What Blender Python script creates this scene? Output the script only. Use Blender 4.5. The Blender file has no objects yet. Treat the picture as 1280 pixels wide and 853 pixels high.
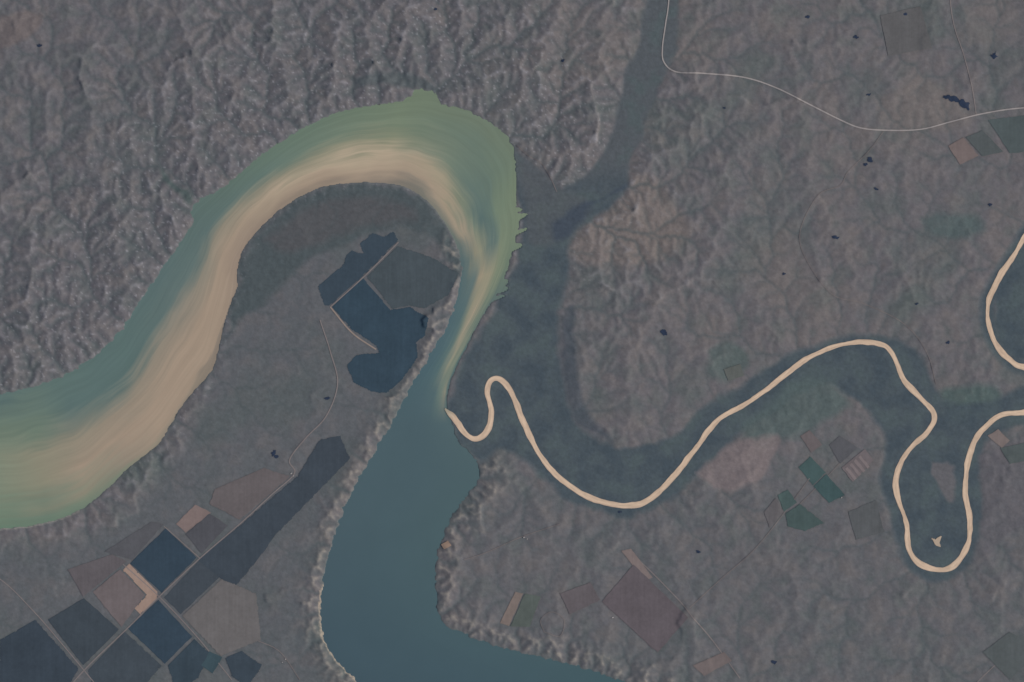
import bpy, math, heapq, time
import numpy as np
T0=time.time()
rng=np.random.default_rng(7)
# map survey units: 1 map unit = 10 m ; scene unit = 1 km
def wx(p): return (np.asarray(p,float)-640.0)/100.0
def wy(p): return (426.5-np.asarray(p,float))/100.0
E=np.array([0.80,0.90,1.05])
def lin(c):
    c=np.asarray(c,float)/255.0
    l=np.where(c<=0.04045,c/12.92,((c+0.055)/1.055)**2.4)
    return np.clip(l/E,0,0.9)

# ---------------------------------------------------------------- noise
def perlin(x,y,seed=0):
    r=np.random.default_rng(seed+100); perm=r.permutation(512); ang=r.random(512)*2*np.pi
    gx=np.cos(ang); gy=np.sin(ang)
    x0=np.floor(x).astype(int); y0=np.floor(y).astype(int); fx=x-x0; fy=y-y0
    u=fx*fx*fx*(fx*(fx*6-15)+10); v=fy*fy*fy*(fy*(fy*6-15)+10)
    def g(ix,iy,dx,dy):
        h=perm[(perm[ix&511]+iy)&511]
        return gx[h]*dx+gy[h]*dy
    a=g(x0,y0,fx,fy); b=g(x0+1,y0,fx-1,fy); c=g(x0,y0+1,fx,fy-1); d=g(x0+1,y0+1,fx-1,fy-1)
    return ((a*(1-u)+b*u)*(1-v)+(c*(1-u)+d*u)*v)*1.5
def fbm(x,y,oct=4,seed=0,gain=0.5):
    s=0;a=1;n=0
    for o in range(oct):
        s=s+a*perlin(x*2**o+13.7*o,y*2**o+7.1*o,seed+o); n+=a; a*=gain
    return s/n
def smooth(pts,n=6):
    P=np.array(pts,float); P=np.vstack([2*P[0]-P[1],P,2*P[-1]-P[-2]]); out=[]
    for i in range(1,len(P)-2):
        p0,p1,p2,p3=P[i-1:i+3]
        for t in np.arange(n)/n:
            out.append(0.5*((2*p1)+(-p0+p2)*t+(2*p0-5*p1+4*p2-p3)*t*t+(-p0+3*p1-3*p2+p3)*t**3))
    out.append(P[-2]); return np.array(out)
def segdist(X,Y,P,closed):
    n=len(P); d=np.full(X.shape,1e9)
    for i in range(n if closed else n-1):
        ax,ay=P[i]; bx,by=P[(i+1)%n]; dx,dy=bx-ax,by-ay; L=dx*dx+dy*dy+1e-9
        t=np.clip(((X-ax)*dx+(Y-ay)*dy)/L,0,1)
        np.minimum(d,(X-ax-t*dx)**2+(Y-ay-t*dy)**2,out=d)
    return np.sqrt(d)
def inside(X,Y,P):
    ins=np.zeros(X.shape,bool); n=len(P)
    for i in range(n):
        ax,ay=P[i]; bx,by=P[(i+1)%n]
        if ay==by: continue
        c=((ay>Y)!=(by>Y))&(X<(bx-ax)*(Y-ay)/(by-ay)+ax)
        ins^=c
    return ins

# ---------------------------------------------------------------- field parcels (survey)
D2=(54,71,87)
F=[
 ([(398,358),(430,330),(433,318),(441,314),(455,318),(450,305),(466,292),(480,296),(492,290),(498,300),(455,344),(412,382),(405,382)],(59,74,88)),
 ([(415,384),(454,348),(488,388),(512,384),(536,398),(531,420),(520,428),(523,446),(503,474),(484,491),(465,490),(442,478),(434,457),(446,444),(474,441),(470,432),(440,412)],(54,73,89)),
 ([(459,346),(497,308),(540,322),(573,342),(562,368),(530,386),(512,382),(490,386)],(71,83,92)),
 ([(400,549),(425,545),(438,573),(400,612),(345,668),(322,700),(292,736),(247,700),(300,657),(345,618),(372,596)],(63,74,86)),
 ([(207,661),(246,697),(202,741),(163,704)],D2),
 ([(250,700),(275,721),(226,768),(205,747)],(67,77,88)),
 ([(162,705),(197,740),(195,750),(176,768),(168,761),(184,744),(153,712)],(148,132,125)),
 ([(160,786),(198,750),(240,796),(206,830)],D2),
 ([(116,740),(150,712),(181,744),(152,784)],(105,101,106)),
 ([(60,775),(105,748),(149,787),(104,832)],(63,74,85)),
 ([(0,800),(44,775),(98,836),(80,870),(0,880)],(58,70,83)),
 ([(220,655),(244,631),(264,641),(232,666)],(123,113,114)),
 ([(268,612),(330,585),(362,596),(300,650),(262,630)],(99,97,102)),
 ([(228,770),(277,724),(320,742),(326,800),(276,820)],(103,104,108)),
 ([(85,712),(140,693),(158,702),(104,746)],(94,93,100)),
 ([(110,838),(156,790),(202,832),(170,870),(120,870)],(66,77,88)),
 ([(210,832),(243,799),(262,816),(248,848),(220,862)],(57,72,85)),
 ([(262,814),(278,822),(266,842),(252,832)],(61,81,92)),
 ([(282,822),(302,814),(328,832),(310,858),(290,846)],(59,72,85)),
 ([(232,668),(262,642),(285,657),(252,692)],(80,84,93)),
 ([(190,652),(205,655),(165,700),(130,690)],(84,88,96)),
 ([(625,779),(644,740),(654,742),(636,783)],(118,111,110)),
 ([(638,783),(656,742),(676,746),(662,784)],(86,97,97)),
 ([(777,689),(789,686),(816,722),(806,726)],(120,113,115)),
 ([(752,752),(792,706),(860,772),(822,816)],(94,91,99)),
 ([(998,584),(1013,571),(1032,591),(1016,607)],(69,91,95)),
 ([(1017,608),(1033,593),(1056,619),(1036,629)],(65,88,93)),
 ([(972,619),(985,612),(996,628),(980,640)],(72,91,94)),
 ([(982,642),(1000,630),(1030,654),(1006,664),(985,658)],(71,89,92)),
 ([(1052,585),(1081,561),(1092,575),(1066,603)],(106,103,109)),
 ([(1036,556),(1050,545),(1072,560),(1050,580)],(85,89,97)),
 ([(1000,545),(1012,538),(1028,556),(1014,566)],(100,97,102)),
 ([(955,640),(970,622),(980,640),(962,660)],(93,94,100)),
 ([(1185,183),(1204,172),(1223,195),(1200,206)],(113,106,108)),
 ([(1207,172),(1228,163),(1254,190),(1228,196)],(83,92,97)),
 ([(1235,150),(1300,142),(1300,188),(1262,192)],(79,91,96)),
 ([(1234,545),(1248,537),(1262,551),(1252,560)],(115,109,110)),
 ([(1250,560),(1290,552),(1290,575),(1262,580)],(80,91,95)),
 ([(866,832),(905,815),(915,826),(880,845)],(109,104,107)),
 ([(905,462),(925,455),(930,470),(910,476)],(92,99,100)),
 ([(1060,640),(1095,625),(1105,665),(1070,675)],(86,92,98)),
 ([(1100,20),(1150,8),(1165,60),(1110,70)],(93,96,101)),
 ([(1228,815),(1262,790),(1300,812),(1262,850)],(84,93,98)),
 ([(700,742),(738,728),(750,750),(712,768)],(96,94,101)),
]
# ---------------------------------------------------------------- grid
ST=1.5
gx=np.arange(-80,1401,ST); gy=np.arange(-80,941,ST)
NX,NY=len(gx),len(gy)
X,Y=np.meshgrid(gx,gy)
WXn=X+9*fbm(X/40,Y/40,4,1); WYn=Y+9*fbm(X/40,Y/40,4,11)
def soft(poly,s=6,warp=True,sm=True):
    P=np.array(poly,float)
    if sm:
        Q=smooth(np.vstack([P,P[:1]]),3)[:-1]
    else: Q=P
    m=np.zeros(X.shape)
    x0,y0=Q.min(0)-s*2-14; x1,y1=Q.max(0)+s*2+14
    i0=max(0,int((x0+80)/ST)); i1=min(NX,int((x1+80)/ST)+1); j0=max(0,int((y0+80)/ST)); j1=min(NY,int((y1+80)/ST)+1)
    if i1<=i0 or j1<=j0: return m
    A=(WXn if warp else X)[j0:j1,i0:i1]; B=(WYn if warp else Y)[j0:j1,i0:i1]
    d=segdist(A,B,Q,True); d=np.where(inside(A,B,Q),d,-d)
    m[j0:j1,i0:i1]=np.clip(0.5+d/(2*s),0,1); return m

# ---------------------------------------------------------------- lake outline
outer=[(-80,501),(0,493),(40,484),(80,470),(120,445),(150,415),(175,378),(200,340),(225,305),(241,280),(240,264),(248,251),(262,245),(285,230),(320,200),(355,175),(390,155),(430,139),(470,132),(502,127),(512,121),(520,114),(532,113),(545,119),(552,131),(580,137),(610,152),(635,172),(643,195),(645,230),(645,265),(651,268),(646,290),(642,310),(634,335),(625,360),(610,385),(597,405),(585,430),(572,455),(562,480),(558,505),(562,522),(572,548),(585,565),(598,580),(597,600),(580,625),(562,650),(550,680),(545,710),(545,745),(552,775),(575,790),(610,805),(660,818),(710,830),(760,845),(800,862),(900,905),(960,950)]
inner=[(-80,668),(0,661),(50,655),(95,640),(130,615),(160,585),(190,562),(205,545),(225,510),(250,480),(265,462),(272,440),(280,405),(290,375),(296,358),(297,335),(305,310),(325,285),(350,262),(380,243),(410,232),(450,228),(490,230),(515,238),(540,258),(560,285),(572,310),(578,335),(575,360),(568,385),(555,415),(540,440),(525,465),(510,490),(495,520),(480,545),(460,580),(440,615),(425,650),(412,690),(403,730),(401,770),(405,800),(420,825),(440,845),(470,880),(530,950)]
so=smooth(outer,3); si=smooth(inner,3)
lakepoly=np.vstack([so,si[::-1]])
blu_in=segdist(X,Y,smooth(inner[26:],2),False)
blu_out=segdist(X,Y,smooth(outer[43:],2),False)
bad_out=segdist(X,Y,smooth(outer[:29],2),False)
ragged=1+1.2*np.clip(1-bad_out/20,0,1)+1.6*np.clip(1-blu_in/20,0,1)+1.6*np.clip(1-blu_out/20,0,1)
jx=X+2.0*ragged*fbm(X/10,Y/10,4,31,0.6); jy=Y+2.0*ragged*fbm(X/10,Y/10,4,41,0.6)
win=np.clip((Y-255)/10,0,1)*np.clip((395-Y)/20,0,1)*np.clip((X-590)/10,0,1)
yb=Y+0.35*(X-640)
fing=np.clip((np.abs(perlin(yb/9.0,X/60,77))-0.36)*5,0,1)
jx=jx-10*win*fing*np.clip(1+perlin(yb/25,X/50,78),0.3,1.5)
d=segdist(jx,jy,lakepoly[:-1],True)
insd=inside(jx,jy,lakepoly)
d_shore=np.where(insd,-d,d)
river_pts=[(556,511),(561,516),(567,521),(573,529),(580,540),(592,549),(603,545),(612,530),(614,510),(609,492),(612,478),(622,474),(633,482),(645,505),(655,530),(670,560),(690,588),(715,610),(745,625),(775,632),(805,628),(828,610),(850,585),(872,558),(888,535),(905,520),(940,500),(980,470),(1010,448),(1045,433),(1075,428),(1105,432),(1118,448),(1130,475),(1150,497),(1168,518),(1162,538),(1138,560),(1122,590),(1122,620),(1133,655),(1136,685),(1150,705),(1175,713),(1195,705),(1210,680),(1212,650),(1207,620),(1208,590),(1215,560),(1230,535),(1250,520),(1280,515),(1325,512),(1350,487),(1325,464),(1280,459),(1262,450),(1245,430),(1236,405),(1236,375),(1250,345),(1270,315),(1280,298),(1310,255),(1360,220),(1420,210)]
riv=smooth(river_pts,6)
d_riv=segdist(X,Y,riv[::2],False)

flood=[(640,185),(660,200),(700,235),(745,205),(770,160),(782,100),(800,50),(824,-90),(850,-90),(843,60),(814,130),(787,205),(783,240),(740,275),(712,300),(708,350),(700,400),(700,460),(720,530),(770,560),(840,545),(880,505),(930,480),(985,445),(1040,425),(1105,420),(1150,440),(1180,500),(1240,500),(1290,480),(1420,470),(1420,530),(1290,530),(1250,540),(1228,570),(1224,640),(1218,690),(1190,722),(1150,722),(1125,690),(1110,640),(1100,600),(1105,560),(1090,520),(1050,485),(1010,485),(960,520),(905,560),(860,605),(810,640),(740,638),(690,608),(655,575),(620,560),(600,580),(575,555),(560,510),(575,460),(610,400),(640,340),(652,280),(645,230)]
M_fl=soft(flood,3.5)
M_fl=np.maximum(M_fl,soft([(1248,350),(1290,300),(1420,290),(1420,470),(1290,455),(1255,435),(1242,390)],3))
M_fl=np.maximum(M_fl,np.clip(1.5-d_riv/9,0,1))
M_ter=soft([(285,430),(300,345),(340,275),(410,237),(490,236),(545,268),(568,330),(552,390),(500,475),(450,555),(400,670),(380,760),(410,850),(430,945),(-90,945),(-90,700),(100,680),(200,600),(245,520)],14)
M_bad=np.clip(1.3-bad_out/300,0,1)*(d_shore>0)*(1-M_ter)*(1-M_fl)
inn_b=np.clip(1.3-blu_in/30,0,1); out_b=np.clip(1.3-blu_out/42,0,1)*(1-M_fl)
bluff=np.maximum(inn_b,out_b)*(d_shore>-2)
lowright=np.clip((Y-560)/60,0,1)*np.clip((X-560)/40,0,1)
big=fbm(X/170,Y/170,3,55); med=fbm(X/75,Y/75,3,57)
k=np.clip(0.10+0.12*big+0.15*med,0.03,0.28)
k=k*(1-lowright)+np.clip(0.08+0.10*big+0.11*med,0.025,0.24)*lowright
k=np.maximum(k,0.11+0.15*M_bad+0.12*med)
k=k*(1-M_ter)+M_ter*(0.03+0.04*np.clip(fbm(X/60,Y/60,2,71)*3,0,1))
k=np.maximum(k,bluff*0.34)
sb_line=segdist(X,Y,smooth([(640,600),(700,655),(790,675),(850,640),(880,605)],4),False)
k=np.maximum(k,np.clip(1.2-sb_line/22,0,1)*0.20*(1-M_fl))
k=k*(1-M_fl)+0.003*M_fl
field_zone=soft([(955,600),(1000,555),(1060,535),(1095,570),(1075,640),(1010,670),(950,665)],8)
k=k*(1-0.75*field_zone)
M_field=np.zeros(X.shape)
for poly,c in F: M_field=np.maximum(M_field,soft(poly,4,warp=False,sm=False))
k=k*(1-0.82*np.clip(M_field*1.6,0,1))
k=np.clip(k,0.003,0.6)

# ---------------------------------------------------------------- drainage network
seed=(d_shore<=0)|(d_riv<4)
w=(0.5+rng.random(X.shape))*(1+1.3*np.clip(fbm(X/45,Y/45,4,61)*2,-0.7,1.5))*(1-0.6*M_fl)
w=np.clip(w,0.1,6)
N=NX*NY
W=w.ravel().tolist(); S=seed.ravel()
offs=[(-1,1.0),(1,1.0),(-NX,1.0),(NX,1.0),(-NX-1,1.4142),(-NX+1,1.4142),(NX-1,1.4142),(NX+1,1.4142)]
edge=np.zeros((NY,NX),bool); edge[0]=edge[-1]=True; edge[:,0]=edge[:,-1]=True
done=edge.ravel().tolist()
dist=[1e9]*N
sd=seed.copy(); core=sd.copy(); core[1:-1,1:-1]=sd[1:-1,1:-1]&sd[:-2,1:-1]&sd[2:,1:-1]&sd[1:-1,:-2]&sd[1:-1,2:]
for i in np.nonzero(S)[0].tolist():
    dist[i]=0.0
cr=core.ravel(); rim=np.nonzero(S&~cr)[0].tolist()
for i in np.nonzero(cr)[0].tolist(): done[i]=True
heap=[(0.0,i) for i in rim if not done[i]]
heapq.heapify(heap); pop=heapq.heappop; push=heapq.heappush
while heap:
    dd,i=pop(heap)
    if done[i]: continue
    done[i]=True
    for o,l in offs:
        j=i+o
        if not done[j]:
            nd=dd+l*W[j]
            if nd<dist[j]:
                dist[j]=nd; push(heap,(nd,j))
z=np.array(dist).reshape(NY,NX); z[z>1e8]=np.nan
z[0]=z[1]+1;z[-1]=z[-2]+1;z[:,0]=z[:,1]+1;z[:,-1]=z[:,-2]+1
z=np.nan_to_num(z,nan=float(np.nanmax(z))+5); z[seed]=0
print("dijkstra",time.time()-T0)
idx=np.arange(N).reshape(NY,NX)
kvar=k*(1+0.9*fbm(X/9,Y/9,3,65))
kk=(kvar*ST/100.0).ravel()
for it in range(8):
    best=np.zeros((NY,NX)); rec=idx.copy(); rl=np.ones((NY,NX))
    zp=np.pad(z,1,constant_values=1e9)
    for o,(dy,dx,l) in enumerate([(0,-1,1),(0,1,1),(-1,0,1),(1,0,1),(-1,-1,1.4142),(-1,1,1.4142),(1,-1,1.4142),(1,1,1.4142)]):
        nb=zp[1+dy:1+dy+NY,1+dx:1+dx+NX]
        s=(z-nb)/l; s=np.where(s>0,s*(0.75+0.5*rng.random(s.shape)),0)
        m=s>best; best=np.where(m,s,best); rec=np.where(m,idx+dy*NX+dx,rec); rl=np.where(m,l,rl)
    order=np.argsort(z.ravel(),kind='stable'); r=rec.ravel(); r[S]=np.arange(N)[S]
    land=order[~S[order]].tolist(); rl_=r.tolist()
    A=[1.0]*N
    for i in reversed(land):
        j=rl_[i]
        if j!=i: A[j]+=A[i]
    An=np.array(A)
    law=0.45*(1+An/8.0)**(-0.58)+0.85*(1+An/55.0)**(-0.85)
    dz=(kk*rl.ravel()*law).tolist()
    zl=[0.0]*N
    for i in land:
        zl[i]=zl[rl_[i]]+dz[i]+1e-7
    z=np.array(zl).reshape(NY,NX)
    z[0]=z[1]+1e-4;z[-1]=z[-2]+1e-4;z[:,0]=z[:,1]+1e-4;z[:,-1]=z[:,-2]+1e-4
print("erosion",time.time()-T0,"zmax",z.max())
Aarea=An.reshape(NY,NX)
def blur(a,n=1):
    for _ in range(n):
        p=np.pad(a,1,mode='edge'); a=(p[1:-1,:-2]+2*p[1:-1,1:-1]+p[1:-1,2:])/4
        p=np.pad(a,1,mode='edge'); a=(p[:-2,1:-1]+2*p[1:-1,1:-1]+p[2:,1:-1])/4
    return a
zb1=blur(z,1); zb4=blur(zb1,3)
sharp=np.clip(M_bad+bluff,0,1)
Z=(z*0.25+zb1*0.75)*sharp+(zb1*0.7+zb4*0.3)*(1-sharp)
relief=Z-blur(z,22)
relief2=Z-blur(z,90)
WL=0.007
rough=np.clip(k/0.25,0,1.3)
Z=Z+0.012-0.007*sharp+0.004*rough*fbm(X/7,Y/7,3,91)+0.0012*M_fl*fbm(X/3.5,Y/3.5,2,95)
Z=np.where(d_shore<0,np.maximum(-0.05,WL+0.009*d_shore),np.maximum(Z,WL+0.0025*np.clip(d_shore,0,2)*(1-sharp)))
Z=np.where((d_riv<8)&(d_shore>0),np.minimum(Z,0.0115),Z)

# ---------------------------------------------------------------- land colours
def C(r,g,b): return np.array([r,g,b],float)
col=np.zeros(X.shape+(3,))+C(94,92,98)
def mix(m,c,a=1.0):
    global col
    m=(m*a)[...,None]; col=col*(1-m)+np.asarray(c,float)*m
n1=fbm(X/110,Y/110,4,201); n2=fbm(X/30,Y/30,4,211); n3=fbm(X/6,Y/6,3,221)
mix(np.clip(n1*2.2,0,1),C(102,97,98),0.65)
mix(np.clip(-n1*2.2,0,1),C(83,90,91),0.7)
UL=np.clip((640-X)/120,0,1)*np.clip((520-Y)/100,0,1)
mix(UL,C(90,89,96),0.75)
mix(lowright,C(88,89,95),0.7)
mix(np.clip(n2*2.5,0,1),C(104,98,98),0.38)
mix(np.clip(-n2*2.5,0,1),C(79,87,88),0.38)
mix(soft([(790,215),(820,225),(862,280),(850,310),(800,330),(730,330),(712,300),(750,270),(785,245)],6),C(109,101,100),0.75)
mix(soft([(1100,125),(1150,98),(1200,125),(1215,158),(1170,160),(1100,155)],4),C(103,98,99),0.7)
mix(soft([(1205,10),(1260,0),(1275,40),(1218,52)],3),C(101,97,99),0.6)
mix(soft([(930,310),(990,290),(1010,350),(950,370)],10),C(102,97,98),0.5)
mix(soft([(1150,275),(1180,262),(1230,280),(1215,300),(1165,290)],5),C(74,87,90),0.7)
mix(soft([(885,440),(920,430),(935,455),(905,480),(885,470)],4),C(76,88,89),0.7)
mix(soft([(1175,490),(1220,480),(1255,490),(1240,520),(1190,530)],5),C(70,86,87),0.8)
mix(M_ter,C(84,87,93),0.8)
mix(M_ter*np.clip(n2*3,0,1),C(94,92,96),0.5)
mix(M_ter*np.clip(n1*3,0,1),C(77,85,88),0.5)
mix(soft([(283,425),(297,350),(306,312),(350,265),(410,234),(490,232),(542,262),(576,325),(570,350),(545,300),(500,285),(440,300),(385,325),(345,365),(300,400)],4),C(70,78,83),0.95)
mix(soft([(330,300),(400,255),(480,250),(520,275),(440,285),(370,315)],6),C(79,78,83),0.7)
la=np.log(Aarea+1)
land1=(1-M_fl)*(d_shore>0)
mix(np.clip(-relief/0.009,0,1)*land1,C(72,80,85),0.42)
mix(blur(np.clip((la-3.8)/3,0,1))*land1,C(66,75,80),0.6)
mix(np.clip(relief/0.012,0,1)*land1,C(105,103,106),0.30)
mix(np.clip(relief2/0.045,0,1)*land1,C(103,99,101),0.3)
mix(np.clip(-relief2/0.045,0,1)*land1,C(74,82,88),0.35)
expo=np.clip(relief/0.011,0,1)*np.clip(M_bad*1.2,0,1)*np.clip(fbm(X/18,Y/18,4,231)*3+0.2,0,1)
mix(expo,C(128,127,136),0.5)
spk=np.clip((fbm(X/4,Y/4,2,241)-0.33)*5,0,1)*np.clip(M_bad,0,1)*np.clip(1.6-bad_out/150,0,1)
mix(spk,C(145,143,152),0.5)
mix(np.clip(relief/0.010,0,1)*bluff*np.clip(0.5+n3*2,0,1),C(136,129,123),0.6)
# floodplain forest and meadow
north=np.clip((260-Y)/60,0,1)*(X<900)
mix(M_fl,C(67,77,85),0.92)
mix(M_fl*north,C(81,84,90),0.7)
mix(M_fl*np.clip(n2*3,0,1),C(75,86,90),0.6)
mix(M_fl*np.clip(-n2*3,0,1)*(1-north),C(60,70,80),0.6)
mix(soft([(650,200),(700,235),(740,260),(700,300),(660,300),(655,250)],5),C(82,84,89),0.45)
mix(soft([(690,280),(720,262),(780,238),(782,232),(745,255),(720,285),(700,300)],3),C(58,67,81),0.7)
mix(soft([(925,540),(985,480),(1030,475),(1060,505),(1000,545),(950,560)],6),C(77,89,91),0.8)
mix(soft([(705,400),(702,470),(722,530),(765,555),(735,520),(720,450),(716,380)],4),C(61,69,80),0.6)
mix(soft([(870,592),(905,560),(940,548),(972,545),(975,560),(952,598),(915,613),(885,604)],3),C(111,102,105),0.85)
mix(soft([(1225,570),(1280,548),(1420,545),(1420,660),(1280,660),(1230,690)],4),C(89,87,94),0.7)
mix(soft([(1168,575),(1192,585),(1192,628),(1176,612),(1166,590)],2),C(96,93,98),0.8)
mix(soft([(0,20),(30,12),(52,30),(14,62),(-20,60)],3),C(99,92,94),0.8)
mix(soft([(200,212),(215,222),(240,245),(238,255),(222,238),(202,222)],3),C(66,78,80),0.8)
mix(soft([(440,95),(480,88),(530,100),(548,118),(520,112),(480,102),(450,106)],3),C(71,79,84),0.7)
# shoreline beach
beach=np.clip(1-np.abs(d_shore-1.0)/2.0,0,1)
mix(beach,C(104,108,108),0.35)
mix(beach*(X>395)*(X<470)*(Y>730),C(168,150,135),0.7)
mix(beach*(X<100)*(Y>630),C(160,155,145),0.5)
col*= (1+0.06*n3[...,None]+0.015*rng.standard_normal(X.shape)[...,None])
col*=np.array([1.075,1.115,1.13])  # bluish lightening: atmospheric haze painted into the ground colour
mix((d_shore<-0.5).astype(float),C(80,110,115),1.0)
col=np.clip(col,20,230)

# ---------------------------------------------------------------- materials
def mat_vcol(name,rough=0.95,nscale=40,namp=0.25,bump=0.0,spec=0.1):
    m=bpy.data.materials.new(name); m.use_nodes=True; nt=m.node_tree; b=nt.nodes['Principled BSDF']
    b.inputs['Roughness'].default_value=rough; b.inputs['Specular IOR Level'].default_value=spec
    a=nt.nodes.new('ShaderNodeAttribute'); a.attribute_name='Col'
    tc=nt.nodes.new('ShaderNodeTexCoord')
    n=nt.nodes.new('ShaderNodeTexNoise'); n.inputs['Scale'].default_value=nscale; n.inputs['Detail'].default_value=4; n.inputs['Roughness'].default_value=0.65
    nt.links.new(tc.outputs['Object'],n.inputs['Vector'])
    mr=nt.nodes.new('ShaderNodeMapRange'); mr.inputs['From Min'].default_value=0.25; mr.inputs['From Max'].default_value=0.75
    mr.inputs['To Min'].default_value=1-namp; mr.inputs['To Max'].default_value=1+namp
    nt.links.new(n.outputs['Fac'],mr.inputs['Value'])
    mx=nt.nodes.new('ShaderNodeVectorMath'); mx.operation='SCALE'
    nt.links.new(a.outputs['Color'],mx.inputs[0]); nt.links.new(mr.outputs['Result'],mx.inputs['Scale'])
    nt.links.new(mx.outputs[0],b.inputs['Base Color'])
    if bump>0:
        bp=nt.nodes.new('ShaderNodeBump'); bp.inputs['Strength'].default_value=bump; bp.inputs['Distance'].default_value=0.01
        nt.links.new(n.outputs['Fac'],bp.inputs['Height']); nt.links.new(bp.outputs[0],b.inputs['Normal'])
    return m
_mc={}
def mat_flat(name,c,namp=0.15,nscale=25,rows=None,rough=0.95,rowamp=0.06):
    key=(name,tuple(c),rows)
    if key in _mc: return _mc[key]
    m=bpy.data.materials.new(name); m.use_nodes=True; nt=m.node_tree; b=nt.nodes['Principled BSDF']
    b.inputs['Roughness'].default_value=rough; b.inputs['Specular IOR Level'].default_value=0.1
    tc=nt.nodes.new('ShaderNodeTexCoord')
    n=nt.nodes.new('ShaderNodeTexNoise'); n.inputs['Scale'].default_value=nscale; n.inputs['Detail'].default_value=5; n.inputs['Roughness'].default_value=0.65
    nt.links.new(tc.outputs['Object'],n.inputs['Vector'])
    n0=nt.nodes.new('ShaderNodeTexNoise'); n0.inputs['Scale'].default_value=3.5; n0.inputs['Detail'].default_value=3
    nt.links.new(tc.outputs['Object'],n0.inputs['Vector'])
    ad=nt.nodes.new('ShaderNodeMath'); ad.operation='ADD'; nt.links.new(n.outputs['Fac'],ad.inputs[0]); nt.links.new(n0.outputs['Fac'],ad.inputs[1])
    src=ad
    if rows is not None:
        mp=nt.nodes.new('ShaderNodeMapping'); mp.inputs['Rotation'].default_value=(0,0,rows); mp.inputs['Scale'].default_value=(30,1.5,1)
        nt.links.new(tc.outputs['Object'],mp.inputs['Vector'])
        nr=nt.nodes.new('ShaderNodeTexNoise'); nr.inputs['Scale'].default_value=1; nr.inputs['Detail'].default_value=2
        nt.links.new(mp.outputs[0],nr.inputs['Vector'])
        a2=nt.nodes.new('ShaderNodeMath'); a2.operation='MULTIPLY_ADD'; a2.inputs[1].default_value=0.6
        nt.links.new(nr.outputs['Fac'],a2.inputs[0]); nt.links.new(ad.outputs[0],a2.inputs[2])
        a3=nt.nodes.new('ShaderNodeMath'); a3.operation='SUBTRACT'; a3.inputs[1].default_value=0.3; nt.links.new(a2.outputs[0],a3.inputs[0]); src=a3
    mr=nt.nodes.new('ShaderNodeMapRange'); mr.inputs['From Min'].default_value=0.6; mr.inputs['From Max'].default_value=1.4
    mr.inputs['To Min'].default_value=1-namp; mr.inputs['To Max'].default_value=1+namp
    nt.links.new(src.outputs[0],mr.inputs['Value'])
    mx=nt.nodes.new('ShaderNodeVectorMath'); mx.operation='SCALE'; mx.inputs[0].default_value=tuple(lin(c))
    nt.links.new(mr.outputs['Result'],mx.inputs['Scale']); nt.links.new(mx.outputs[0],b.inputs['Base Color'])
    _mc[key]=m; return m
def grid_mesh(name,V,ny,nx,cols=None,mat=None,uv=None,flip=False):
    me=bpy.data.meshes.new(name)
    i=np.arange(ny*nx).reshape(ny,nx)
    q=np.stack([i[:-1,:-1],i[1:,:-1],i[1:,1:],i[:-1,1:]],-1).reshape(-1,4)
    if flip: q=q[:,::-1]
    me.vertices.add(ny*nx); me.vertices.foreach_set('co',V.reshape(-1).astype(np.float32))
    me.loops.add(q.size); me.loops.foreach_set('vertex_index',q.reshape(-1).astype(np.int32))
    me.polygons.add(len(q)); me.polygons.foreach_set('loop_start',(np.arange(len(q))*4).astype(np.int32))
    me.update(calc_edges=True)
    me.polygons.foreach_set('use_smooth',np.ones(len(q),bool))
    if cols is not None:
        a=me.color_attributes.new('Col','FLOAT_COLOR','POINT')
        a.data.foreach_set('color',np.concatenate([cols.reshape(-1,3),np.ones((ny*nx,1))],1).reshape(-1).astype(np.float32))
    ob=bpy.data.objects.new(name,me); bpy.context.collection.objects.link(ob)
    if mat: me.materials.append(mat)
    return ob

# ---------------------------------------------------------------- terrain
ext=np.array([20,60,150,400,1000,2500,6000.])
PX=np.concatenate([gx[0]-ext[::-1],gx,gx[-1]+ext]); PY=np.concatenate([gy[0]-ext[::-1],gy,gy[-1]+ext])
pad=len(ext)
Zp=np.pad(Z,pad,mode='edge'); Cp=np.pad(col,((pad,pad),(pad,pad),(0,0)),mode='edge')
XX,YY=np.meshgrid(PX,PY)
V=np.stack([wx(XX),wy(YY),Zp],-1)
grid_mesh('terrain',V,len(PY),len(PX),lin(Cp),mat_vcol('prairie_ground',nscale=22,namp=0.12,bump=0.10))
def zat(px,py):
    fx=np.clip((np.asarray(px,float)-gx[0])/ST,0,NX-1.001); fy=np.clip((np.asarray(py,float)-gy[0])/ST,0,NY-1.001)
    i=fx.astype(int); j=fy.astype(int); u=fx-i; v=fy-j
    return (Z[j,i]*(1-u)+Z[j,i+1]*u)*(1-v)+(Z[j+1,i]*(1-u)+Z[j+1,i+1]*u)*v
print("terrain",time.time()-T0)

# ---------------------------------------------------------------- lake with sediment plume
stn=[((-6000,501),(-6000,668)),((-80,501),(-80,668)),((0,493),(0,661)),((40,484),(60,654)),((80,470),(110,632)),((120,445),(160,585)),((150,415),(205,545)),((175,378),(250,480)),((200,340),(272,440)),((225,305),(290,375)),((246,268),(297,335)),((285,230),(312,300)),((320,200),(335,275)),((355,175),(360,254)),((400,150),(400,235)),((450,133),(440,228)),((505,127),(475,228)),((552,130),(505,233)),((610,152),(530,248)),((643,195),(550,270)),((646,240),(567,300)),((646,285),(577,328)),((634,335),(576,355)),((612,382),(564,395)),((590,420),(548,428)),((572,455),(528,460)),((560,490),(508,495)),((563,530),(488,532)),((592,572),(462,576)),((597,602),(440,615)),((565,645),(422,655)),((547,690),(407,705)),((545,740),(401,755)),((555,778),(403,795)),((610,805),(425,833)),((700,828),(455,862)),((780,852),(500,910)),((960,950),(530,950)),((960,6000),(530,6000))]
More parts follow.
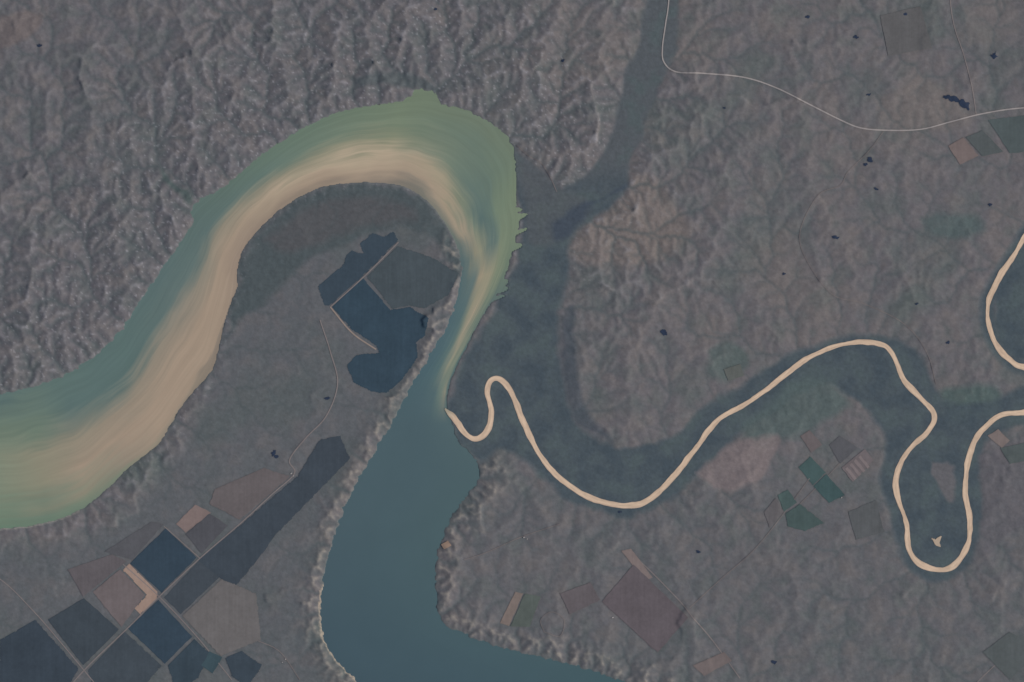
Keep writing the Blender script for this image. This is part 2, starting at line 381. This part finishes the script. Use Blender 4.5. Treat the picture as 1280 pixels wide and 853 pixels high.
O=np.array([s[0] for s in stn],float); I=np.array([s[1] for s in stn],float)
Os=smooth(O[1:-1],44); Is=smooth(I[1:-1],44)
tv=np.linspace(0,len(stn)-3,len(Os))+1
Os=np.vstack([O[0],Os,O[-1]]); Is=np.vstack([I[0],Is,I[-1]]); tv=np.concatenate([[0.95],tv,[len(stn)-1.95]])
nu=240
wd=np.linalg.norm(Is-Os,axis=1)
ex=18.0/wd
uu=np.linspace(0,1,nu)[None,:]*(1+2*ex[:,None])-ex[:,None]
PXl=Os[:,0:1]*(1-uu)+Is[:,0:1]*uu; PYl=Os[:,1:2]*(1-uu)+Is[:,1:2]*uu
T=C(160,150,137); TL=C(176,169,152); G=C(108,130,120); DG=C(91,117,119); GL=C(124,140,126); L=C(75,100,111); LD=C(66,90,104)
keys={1:[(0,DG),(.25,G),(.5,C(126,140,126)),(.75,GL),(1,C(102,131,119))],
 2:[(0,DG),(.25,G),(.5,C(128,141,127)),(.75,GL),(1,C(100,130,117))],
 3:[(0,DG),(.3,G),(.5,C(140,143,129)),(.7,C(138,143,128)),(.88,G),(1,C(102,130,117))],
 4:[(0,C(92,118,118)),(.25,DG),(.5,C(142,142,130)),(.75,T),(.9,GL),(1,G)],
 5:[(0,C(90,116,118)),(.28,DG),(.5,C(146,142,131)),(.75,T),(.92,C(142,140,130)),(1,GL)],
 6:[(0,C(90,116,118)),(.28,DG),(.46,C(142,140,130)),(.7,T),(.92,T),(1,C(140,138,128))],
 8:[(0,C(88,113,117)),(.28,C(98,120,122)),(.45,C(138,138,130)),(.7,T),(.95,T),(1,C(135,130,122))],
 10:[(0,C(92,116,116)),(.25,C(94,118,120)),(.45,C(138,140,130)),(.7,T),(1,C(145,136,127))],
 12:[(0,C(98,122,114)),(.3,C(98,123,120)),(.5,C(140,142,130)),(.72,C(167,159,144)),(1,C(145,137,127))],
 14:[(0,C(104,127,116)),(.35,C(110,132,122)),(.5,C(140,145,130)),(.7,TL),(.88,T),(1,C(138,132,123))],
 16:[(0,C(112,132,116)),(.3,C(116,136,120)),(.48,C(134,144,126)),(.62,TL),(.82,C(164,155,141)),(1,C(130,126,120))],
 18:[(0,C(110,129,117)),(.3,C(106,128,120)),(.55,C(112,132,122)),(.72,C(158,156,139)),(.88,C(164,155,141)),(1,C(120,125,120))],
 19:[(0,C(110,130,117)),(.25,C(106,128,118)),(.5,C(98,122,120)),(.68,C(126,140,126)),(.82,C(162,155,139)),(1,C(118,126,122))],
 20:[(0,C(116,136,119)),(.3,C(114,136,122)),(.55,C(90,116,118)),(.7,C(118,136,126)),(.85,C(156,151,137)),(1,C(105,120,118))],
 21:[(0,C(116,136,120)),(.3,C(120,139,123)),(.5,C(96,120,120)),(.65,C(140,147,131)),(.78,C(138,142,128)),(.9,C(95,116,118)),(1,C(86,110,116))],
 22:[(0,C(108,130,118)),(.2,C(124,141,124)),(.42,C(146,149,132)),(.6,C(154,151,134)),(.76,C(98,120,122)),(1,C(82,109,117))],
 23:[(0,C(92,114,116)),(.15,C(110,130,121)),(.35,C(164,158,141)),(.5,C(130,140,128)),(.66,C(88,115,120)),(1,C(78,106,117))],
 24:[(0,C(84,110,116)),(.12,C(110,130,122)),(.32,C(154,153,138)),(.48,C(104,127,124)),(.62,C(84,112,119)),(1,C(76,104,116))],
 25:[(0,C(82,110,116)),(.1,C(108,129,122)),(.28,C(140,147,133)),(.42,C(92,119,122)),(.6,C(80,109,118)),(1,C(74,102,115))],
 26:[(0,C(84,112,118)),(.08,C(134,140,129)),(.2,C(104,127,124)),(.34,C(82,109,117)),(.6,C(77,104,115)),(1,C(74,101,112))],
 27:[(0,C(80,105,113)),(.5,L),(1,L)],
 30:[(0,C(75,101,110)),(.5,C(73,98,109)),(1,C(73,97,109))],
 33:[(0,C(71,97,108)),(.5,C(68,93,106)),(1,C(66,90,104))],
 37:[(0,C(67,95,105)),(.5,C(66,92,105)),(1,LD)]}
ks=sorted(keys); tabu=np.linspace(0,1,101)
tab=np.array([[np.interp(tabu,[p[0] for p in keys[q]],[p[1][c] for p in keys[q]]) for c in range(3)] for q in ks])
tvv=np.repeat(tv[:,None],nu,1)
plume=np.clip((26.5-tvv)/1.5,0,1)
um=uu+0.05*fbm(uu*3,tvv*0.8,2,331)
st1=fbm(um*6,tvv*0.30,4,301,0.6); st2=fbm(um*18,tvv*0.35,4,311,0.62); st3=fbm(um*2.5+5,tvv*0.5,3,321); st4=fbm(um*45,tvv*0.6,2,341)
ul=np.clip(uu+plume*(0.13*st1+0.055*st2+0.11*st3+0.02*st4),0,1)
ki=np.clip(np.searchsorted(ks,np.clip(tvv,1,36.99),side='right')-1,0,len(ks)-2)
ksa=np.array(ks,float); f=np.clip((np.clip(tvv,1,37)-ksa[ki])/(ksa[ki+1]-ksa[ki]),0,1)
ui=ul*100; u0=np.clip(ui.astype(int),0,99); uf=ui-u0
lc=np.zeros(ul.shape+(3,))
for c in range(3):
    t=tab[:,c,:]
    a=t[ki,u0]*(1-uf)+t[ki,u0+1]*uf; b=t[ki+1,u0]*(1-uf)+t[ki+1,u0+1]*uf
    lc[...,c]=a*(1-f)+b*f
lc*=(1+plume*(0.05*st2+0.03*st4)+ (1-plume)*0.02*st3)[...,None]
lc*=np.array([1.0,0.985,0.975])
mw=mat_vcol('silty_water',rough=0.35,nscale=3,namp=0.02,spec=0.25)
V=np.stack([wx(PXl),wy(PYl),np.full(PXl.shape,WL)],-1)
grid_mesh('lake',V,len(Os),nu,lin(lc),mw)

# ---------------------------------------------------------------- muddy river ribbon
def ribbon(name,pts,width,mat=None,cols=None,off=0.004,nw=2,zfix=None,n=6,wn=0.0,seed=0,taper=0):
    P=smooth(pts,n)
    s=np.concatenate([[0],np.cumsum(np.linalg.norm(np.diff(P,axis=0),axis=1))])
    step=1.2; m_=int(s[-1]/step); sq=np.linspace(0,s[-1],m_)
    P=np.stack([np.interp(sq,s,P[:,0]),np.interp(sq,s,P[:,1])],1); s=sq
    t=np.gradient(P,axis=0)
    for _ in range(3): t[1:-1]=(t[:-2]+2*t[1:-1]+t[2:])/4
    t/=np.linalg.norm(t,axis=1)[:,None]+1e-9
    nrm=np.stack([-t[:,1],t[:,0]],1)
    tp=np.clip(0.25+s/taper,0,1) if taper else 1.0
    wl=tp*width/2*(1+wn*fbm(s/30,s*0+3.3,3,seed)); wr=tp*width/2*(1+wn*fbm(s/30,s*0+9.3,3,seed+5))
    q=np.linspace(-1,1,nw)[None,:]
    off_=np.where(q<0,q*wl[:,None],q*wr[:,None])
    px=P[:,0:1]+nrm[:,0:1]*off_; py=P[:,1:2]+nrm[:,1:2]*off_
    if zfix is None:
        zz=zat(px,py); zz=np.maximum(zz,np.maximum(zat(px+1,py),zat(px,py+1)))+off
    else: zz=np.full(px.shape,zfix)
    return grid_mesh(name,np.stack([wx(px),wy(py),zz],-1),len(P),nw,cols(s,q) if cols else None,mat,flip=False)
def rcols(s,q):
    S_,Q=np.meshgrid(s,q[0],indexing='ij')
    n=fbm(S_/25,Q*1.2,3,401); n2=fbm(S_/6,Q*2,2,411)
    m=np.clip(0.5+n*1.6,0,1)[...,None]
    c=C(186,168,151)*(1-m)+C(206,187,168)*m
    c=c*(1+0.05*n2[...,None]); e=np.clip((np.abs(Q)-0.7)*3,0,1)[...,None]
    c=c*(1-0.4*e)+C(120,114,114)*0.4*e
    g=np.clip(1-S_/18,0,1)[...,None]; c=c*(1-0.6*g)+C(120,132,124)*0.6*g
    return lin(c)
ribbon('river',river_pts,6.8,mat_vcol('muddy_water',rough=0.5,nscale=20,namp=0.06,spec=0.2),rcols,nw=9,zfix=0.0145,n=12,wn=0.7,seed=77,taper=14)

# ---------------------------------------------------------------- roads
mr1=mat_flat('highway_surface',(146,145,149),0.08)
mr2=mat_flat('gravel_road_surface',(122,119,123),0.12)
mr3=mat_flat('track_surface',(112,110,114),0.12)
ribbon('highway',[(840,-78),(836,0),(832,30),(828,60),(830,78),(845,90),(880,92),(930,97),(970,110),(1010,130),(1050,150),(1075,160),(1105,163),(1150,162),(1190,152),(1230,142),(1280,135),(1395,128)],1.6,mr1,off=0.006,n=14)
def road(pts,w=1.1,m=None,name='road',n=10): ribbon(name,pts,w,m or mr2,off=0.0045,n=n)
road([(1182,-70),(1190,20),(1205,70),(1215,110),(1220,143)])
road([(1104,165),(1085,190),(1060,215),(1050,232),(1022,245),(1000,290),(1008,325),(1040,368),(1080,380),(1130,405),(1158,440),(1170,480)],0.9,mr3,'dirt_track')
road([(60,890),(108,835),(160,785),(200,745),(250,698),(300,655),(340,618),(368,592),(362,575),(382,548),(408,520),(422,480),(413,440),(400,400)],1.4)
road([(-60,690),(0,724),(40,762),(75,802),(120,856)],1.1)
road([(150,702),(200,747),(247,797),(290,850)],1.1)
road([(205,658),(250,698)],1.1,n=12)
road([(785,688),(815,716),(850,752),(866,772),(890,800),(925,848)],1.2)
road([(862,760),(900,725),(940,690),(972,652),(1012,598)],1.0,mr3,'dirt_track')
road([(1300,785),(1240,835),(1205,870)],1.1)
road([(646,182),(660,195),(676,204),(688,222),(696,240)],1.0,mr3,'dirt_track')
road([(413,384),(455,346),(498,303)],1.4,n=14)
road([(413,384),(440,416),(470,437)],1.7,mat_flat('gravel_track',(138,130,127),0.1),'gravel_track')
road([(320,800),(350,815),(375,850)],1.0,mr3,'dirt_track')
road([(580,700),(610,690),(650,672),(700,655)],0.9,mr3,'dirt_track')
road([(1068,560),(1030,600),(985,645)],1.0,mr3,'dirt_track')
road([(680,790),(700,795),(705,775),(690,765),(676,775),(680,790)],0.9,mr3,'dirt_track')

# ---------------------------------------------------------------- fields
def drape(name,poly,c,off=0.005,step=1.0,namp=0.12,rows=True,mat=None):
    P=np.array(poly,float); e=P[1]-P[0]; a=math.atan2(e[1],e[0])
    m=mat or mat_flat(name+'_soil',c,namp,rows=a+math.pi/2 if rows else None)
    if len(P)==4:
        n1=max(2,int(max(np.linalg.norm(P[1]-P[0]),np.linalg.norm(P[2]-P[3]))/1.6)); n2=max(2,int(max(np.linalg.norm(P[3]-P[0]),np.linalg.norm(P[2]-P[1]))/1.6))
        u,v=np.meshgrid(np.linspace(0,1,n1),np.linspace(0,1,n2))
        q=(P[0]*((1-u)*(1-v))[...,None]+P[1]*(u*(1-v))[...,None]+P[2]*(u*v)[...,None]+P[3]*((1-u)*v)[...,None])
        q=q+np.stack([0.8*fbm(q[...,0]/9,q[...,1]/9,2,15),0.8*fbm(q[...,0]/9,q[...,1]/9,2,16)],-1)
        area=0.5*np.sum(P[:,0]*np.roll(P[:,1],-1)-np.roll(P[:,0],-1)*P[:,1])
        return grid_mesh(name,np.stack([wx(q[...,0]),wy(q[...,1]),zat(q[...,0],q[...,1])+off],-1),n2,n1,None,m,flip=area<0)
    ca,sa=math.cos(a),math.sin(a)
    loc=np.stack([P[:,0]*ca+P[:,1]*sa,-P[:,0]*sa+P[:,1]*ca],1)
    lo=loc.min(0); hi=loc.max(0); us=np.arange(lo[0],hi[0]+step,step); vs=np.arange(lo[1],hi[1]+step,step)
    U,Vv=np.meshgrid(us,vs); cu,cv=np.meshgrid(us[:-1]+step/2,vs[:-1]+step/2)
    wj=1.3
    ins=inside(cu+wj*fbm(cu/8,cv/8,2,5),cv+wj*fbm(cu/8,cv/8,2,6),loc)
    idg=np.arange(U.size).reshape(U.shape)
    q=np.stack([idg[:-1,:-1],idg[1:,:-1],idg[1:,1:],idg[:-1,1:]],-1)[ins]
    used,inv=np.unique(q,return_inverse=True); q=inv.reshape(-1,4)
    px=(U*ca-Vv*sa).ravel()[used]; py=(U*sa+Vv*ca).ravel()[used]
    co=np.stack([wx(px),wy(py),zat(px,py)+off],-1)
    me=bpy.data.meshes.new(name); me.from_pydata(co.tolist(),[],q.tolist()); me.materials.append(m)
    me.polygons.foreach_set('use_smooth',np.ones(len(me.polygons),bool))
    ob=bpy.data.objects.new(name,me); bpy.context.collection.objects.link(ob); return ob
for i,(poly,c) in enumerate(F): drape('crop_field',poly,c,off=0.0030+0.00035*(i%5)+0.00006*i,namp=0.16)
for i in range(4):
    t=i*6.0
    drape('crop_strip',[(1056+t*0.9,586-t*0.8),(1059+t*0.9,583.5-t*0.8),(1071+t*0.9,598-t*0.8),(1068+t*0.9,600.5-t*0.8)],(120,115,120),off=0.009)
def pond(x,y,a,b,ang):
    th=np.linspace(0,2*np.pi,14,endpoint=False); r=1+0.35*rng.standard_normal(14)*0.6
    px=x+np.cos(th)*a*r*math.cos(ang)-np.sin(th)*b*r*math.sin(ang); py=y+np.cos(th)*a*r*math.sin(ang)+np.sin(th)*b*r*math.cos(ang)
    drape('pond',list(zip(px,py)),None,off=0.006,step=0.7,rows=False,mat=pm)
pm=mat_flat('pond_water',(46,58,80),0.05,rough=0.3)
for p in [(1192,124,7,3.5,0.3),(1206,131,8,4,0.8),(1183,122,4,2,0),(342,566,4,2.5,-.8),(345,571,3,2,0),(830,416,4,3,.4),(1045,297,4,2,.2),(1088,200,4,3,0.5),(1082,206,3,2,0),(1009,21,3,2,0),(1242,70,3,4,0.3),(50,57,3,2,0),(703,76,2,2,0),(1086,118,3,1.5,0),(1095,236,3,1.5,.5),(775,640,2,1.5,0),(410,498,3,1.5,0),(968,828,3,2,0),(1132,18,2,2,0),(1185,428,2,2,0),(545,12,2,1.5,0),(1146,380,2,1.5,0),(873,690,3,1.5,0.2),(1070,47,3,2,.5),(980,342,2,1.5,0),(1238,256,2.5,1.5,0),(905,135,2,1,0)]:
    pond(*p)
sm=mat_flat('bare_sand',(172,160,147),0.15)
drape('sandbar',[(1164,672),(1170,674),(1177,669),(1174,679),(1176,684),(1169,682)],(0,0,0),off=0.006,step=0.7,mat=sm)
drape('gravel_pad',[(551,681),(560,676),(564,682),(555,687)],(0,0,0),off=0.008,mat=mat_flat('gravel',(150,132,121),0.15))

# ---------------------------------------------------------------- farm buildings
wm=mat_flat('painted_siding',(150,150,152),0.05); rm=mat_flat('metal_roof',(168,168,172),0.05)
def barn(x,y,l,wd_,ang):
    z0=float(zat(x,y))+0.002; l/=100; wd_/=100; h=0.006
    vs=[(-l/2,-wd_/2,0),(l/2,-wd_/2,0),(l/2,wd_/2,0),(-l/2,wd_/2,0),(-l/2,-wd_/2,h),(l/2,-wd_/2,h),(l/2,wd_/2,h),(-l/2,wd_/2,h),(-l/2,0,h*1.7),(l/2,0,h*1.7)]
    fs=[(0,1,5,4),(2,3,7,6),(1,2,6,9,5),(3,0,4,8,7),(4,5,9,8),(6,7,8,9)]
    me=bpy.data.meshes.new('farm_building'); me.from_pydata(vs,[],fs); me.materials.append(wm); me.materials.append(rm)
    me.polygons[4].material_index=1; me.polygons[5].material_index=1
    ob=bpy.data.objects.new('farm_building',me); ob.location=(float(wx(x)),float(wy(y)),z0); ob.rotation_euler=(0,0,ang); bpy.context.collection.objects.link(ob)
for x,y,l,w_,a in [(364,592,2.0,1.2,.7),(367,595,1.3,1.0,.7),(357,824,1.7,1.1,.3),(353,828,1.2,.9,.3),(655,672,2.0,1.1,0.1),(659,674,1.3,.9,.1),(766,772,2.2,1.3,.2),(1052,622,1.6,1.0,.7)]:
    barn(x,y,l,w_,a)

# ---------------------------------------------------------------- light, sky, camera
el=math.radians(42); az=math.radians(-8)
sun=bpy.data.lights.new('sun','SUN'); sun.energy=2.6; sun.angle=math.radians(0.5); sun.color=(1,0.96,0.91)
so_=bpy.data.objects.new('sun',sun); bpy.context.collection.objects.link(so_)
from mathutils import Vector
dv=Vector((math.cos(el)*math.cos(az),math.cos(el)*math.sin(az),math.sin(el)))
so_.rotation_euler=dv.to_track_quat('Z','Y').to_euler(); so_.location=(20,0,30)
wrl=bpy.data.worlds.new('World'); bpy.context.scene.world=wrl; wrl.use_nodes=True; nt=wrl.node_tree
sky=nt.nodes.new('ShaderNodeTexSky'); sky.sky_type='NISHITA'; sky.sun_disc=False; sky.sun_elevation=el; sky.sun_rotation=math.pi/2-az
nt.links.new(sky.outputs[0],nt.nodes['Background'].inputs[0]); nt.nodes['Background'].inputs[1].default_value=0.09
cam=bpy.data.cameras.new('camera'); co_=bpy.data.objects.new('camera',cam); bpy.context.collection.objects.link(co_)
H=120.0
co_.location=(0,0,H); cam.sensor_width=36; cam.lens=36*H/12.8; cam.clip_end=500; cam.clip_start=1
sc=bpy.context.scene; sc.camera=co_
sc.view_settings.view_transform='Standard'; sc.view_settings.look='None'; sc.view_settings.exposure=0
print("total",time.time()-T0)
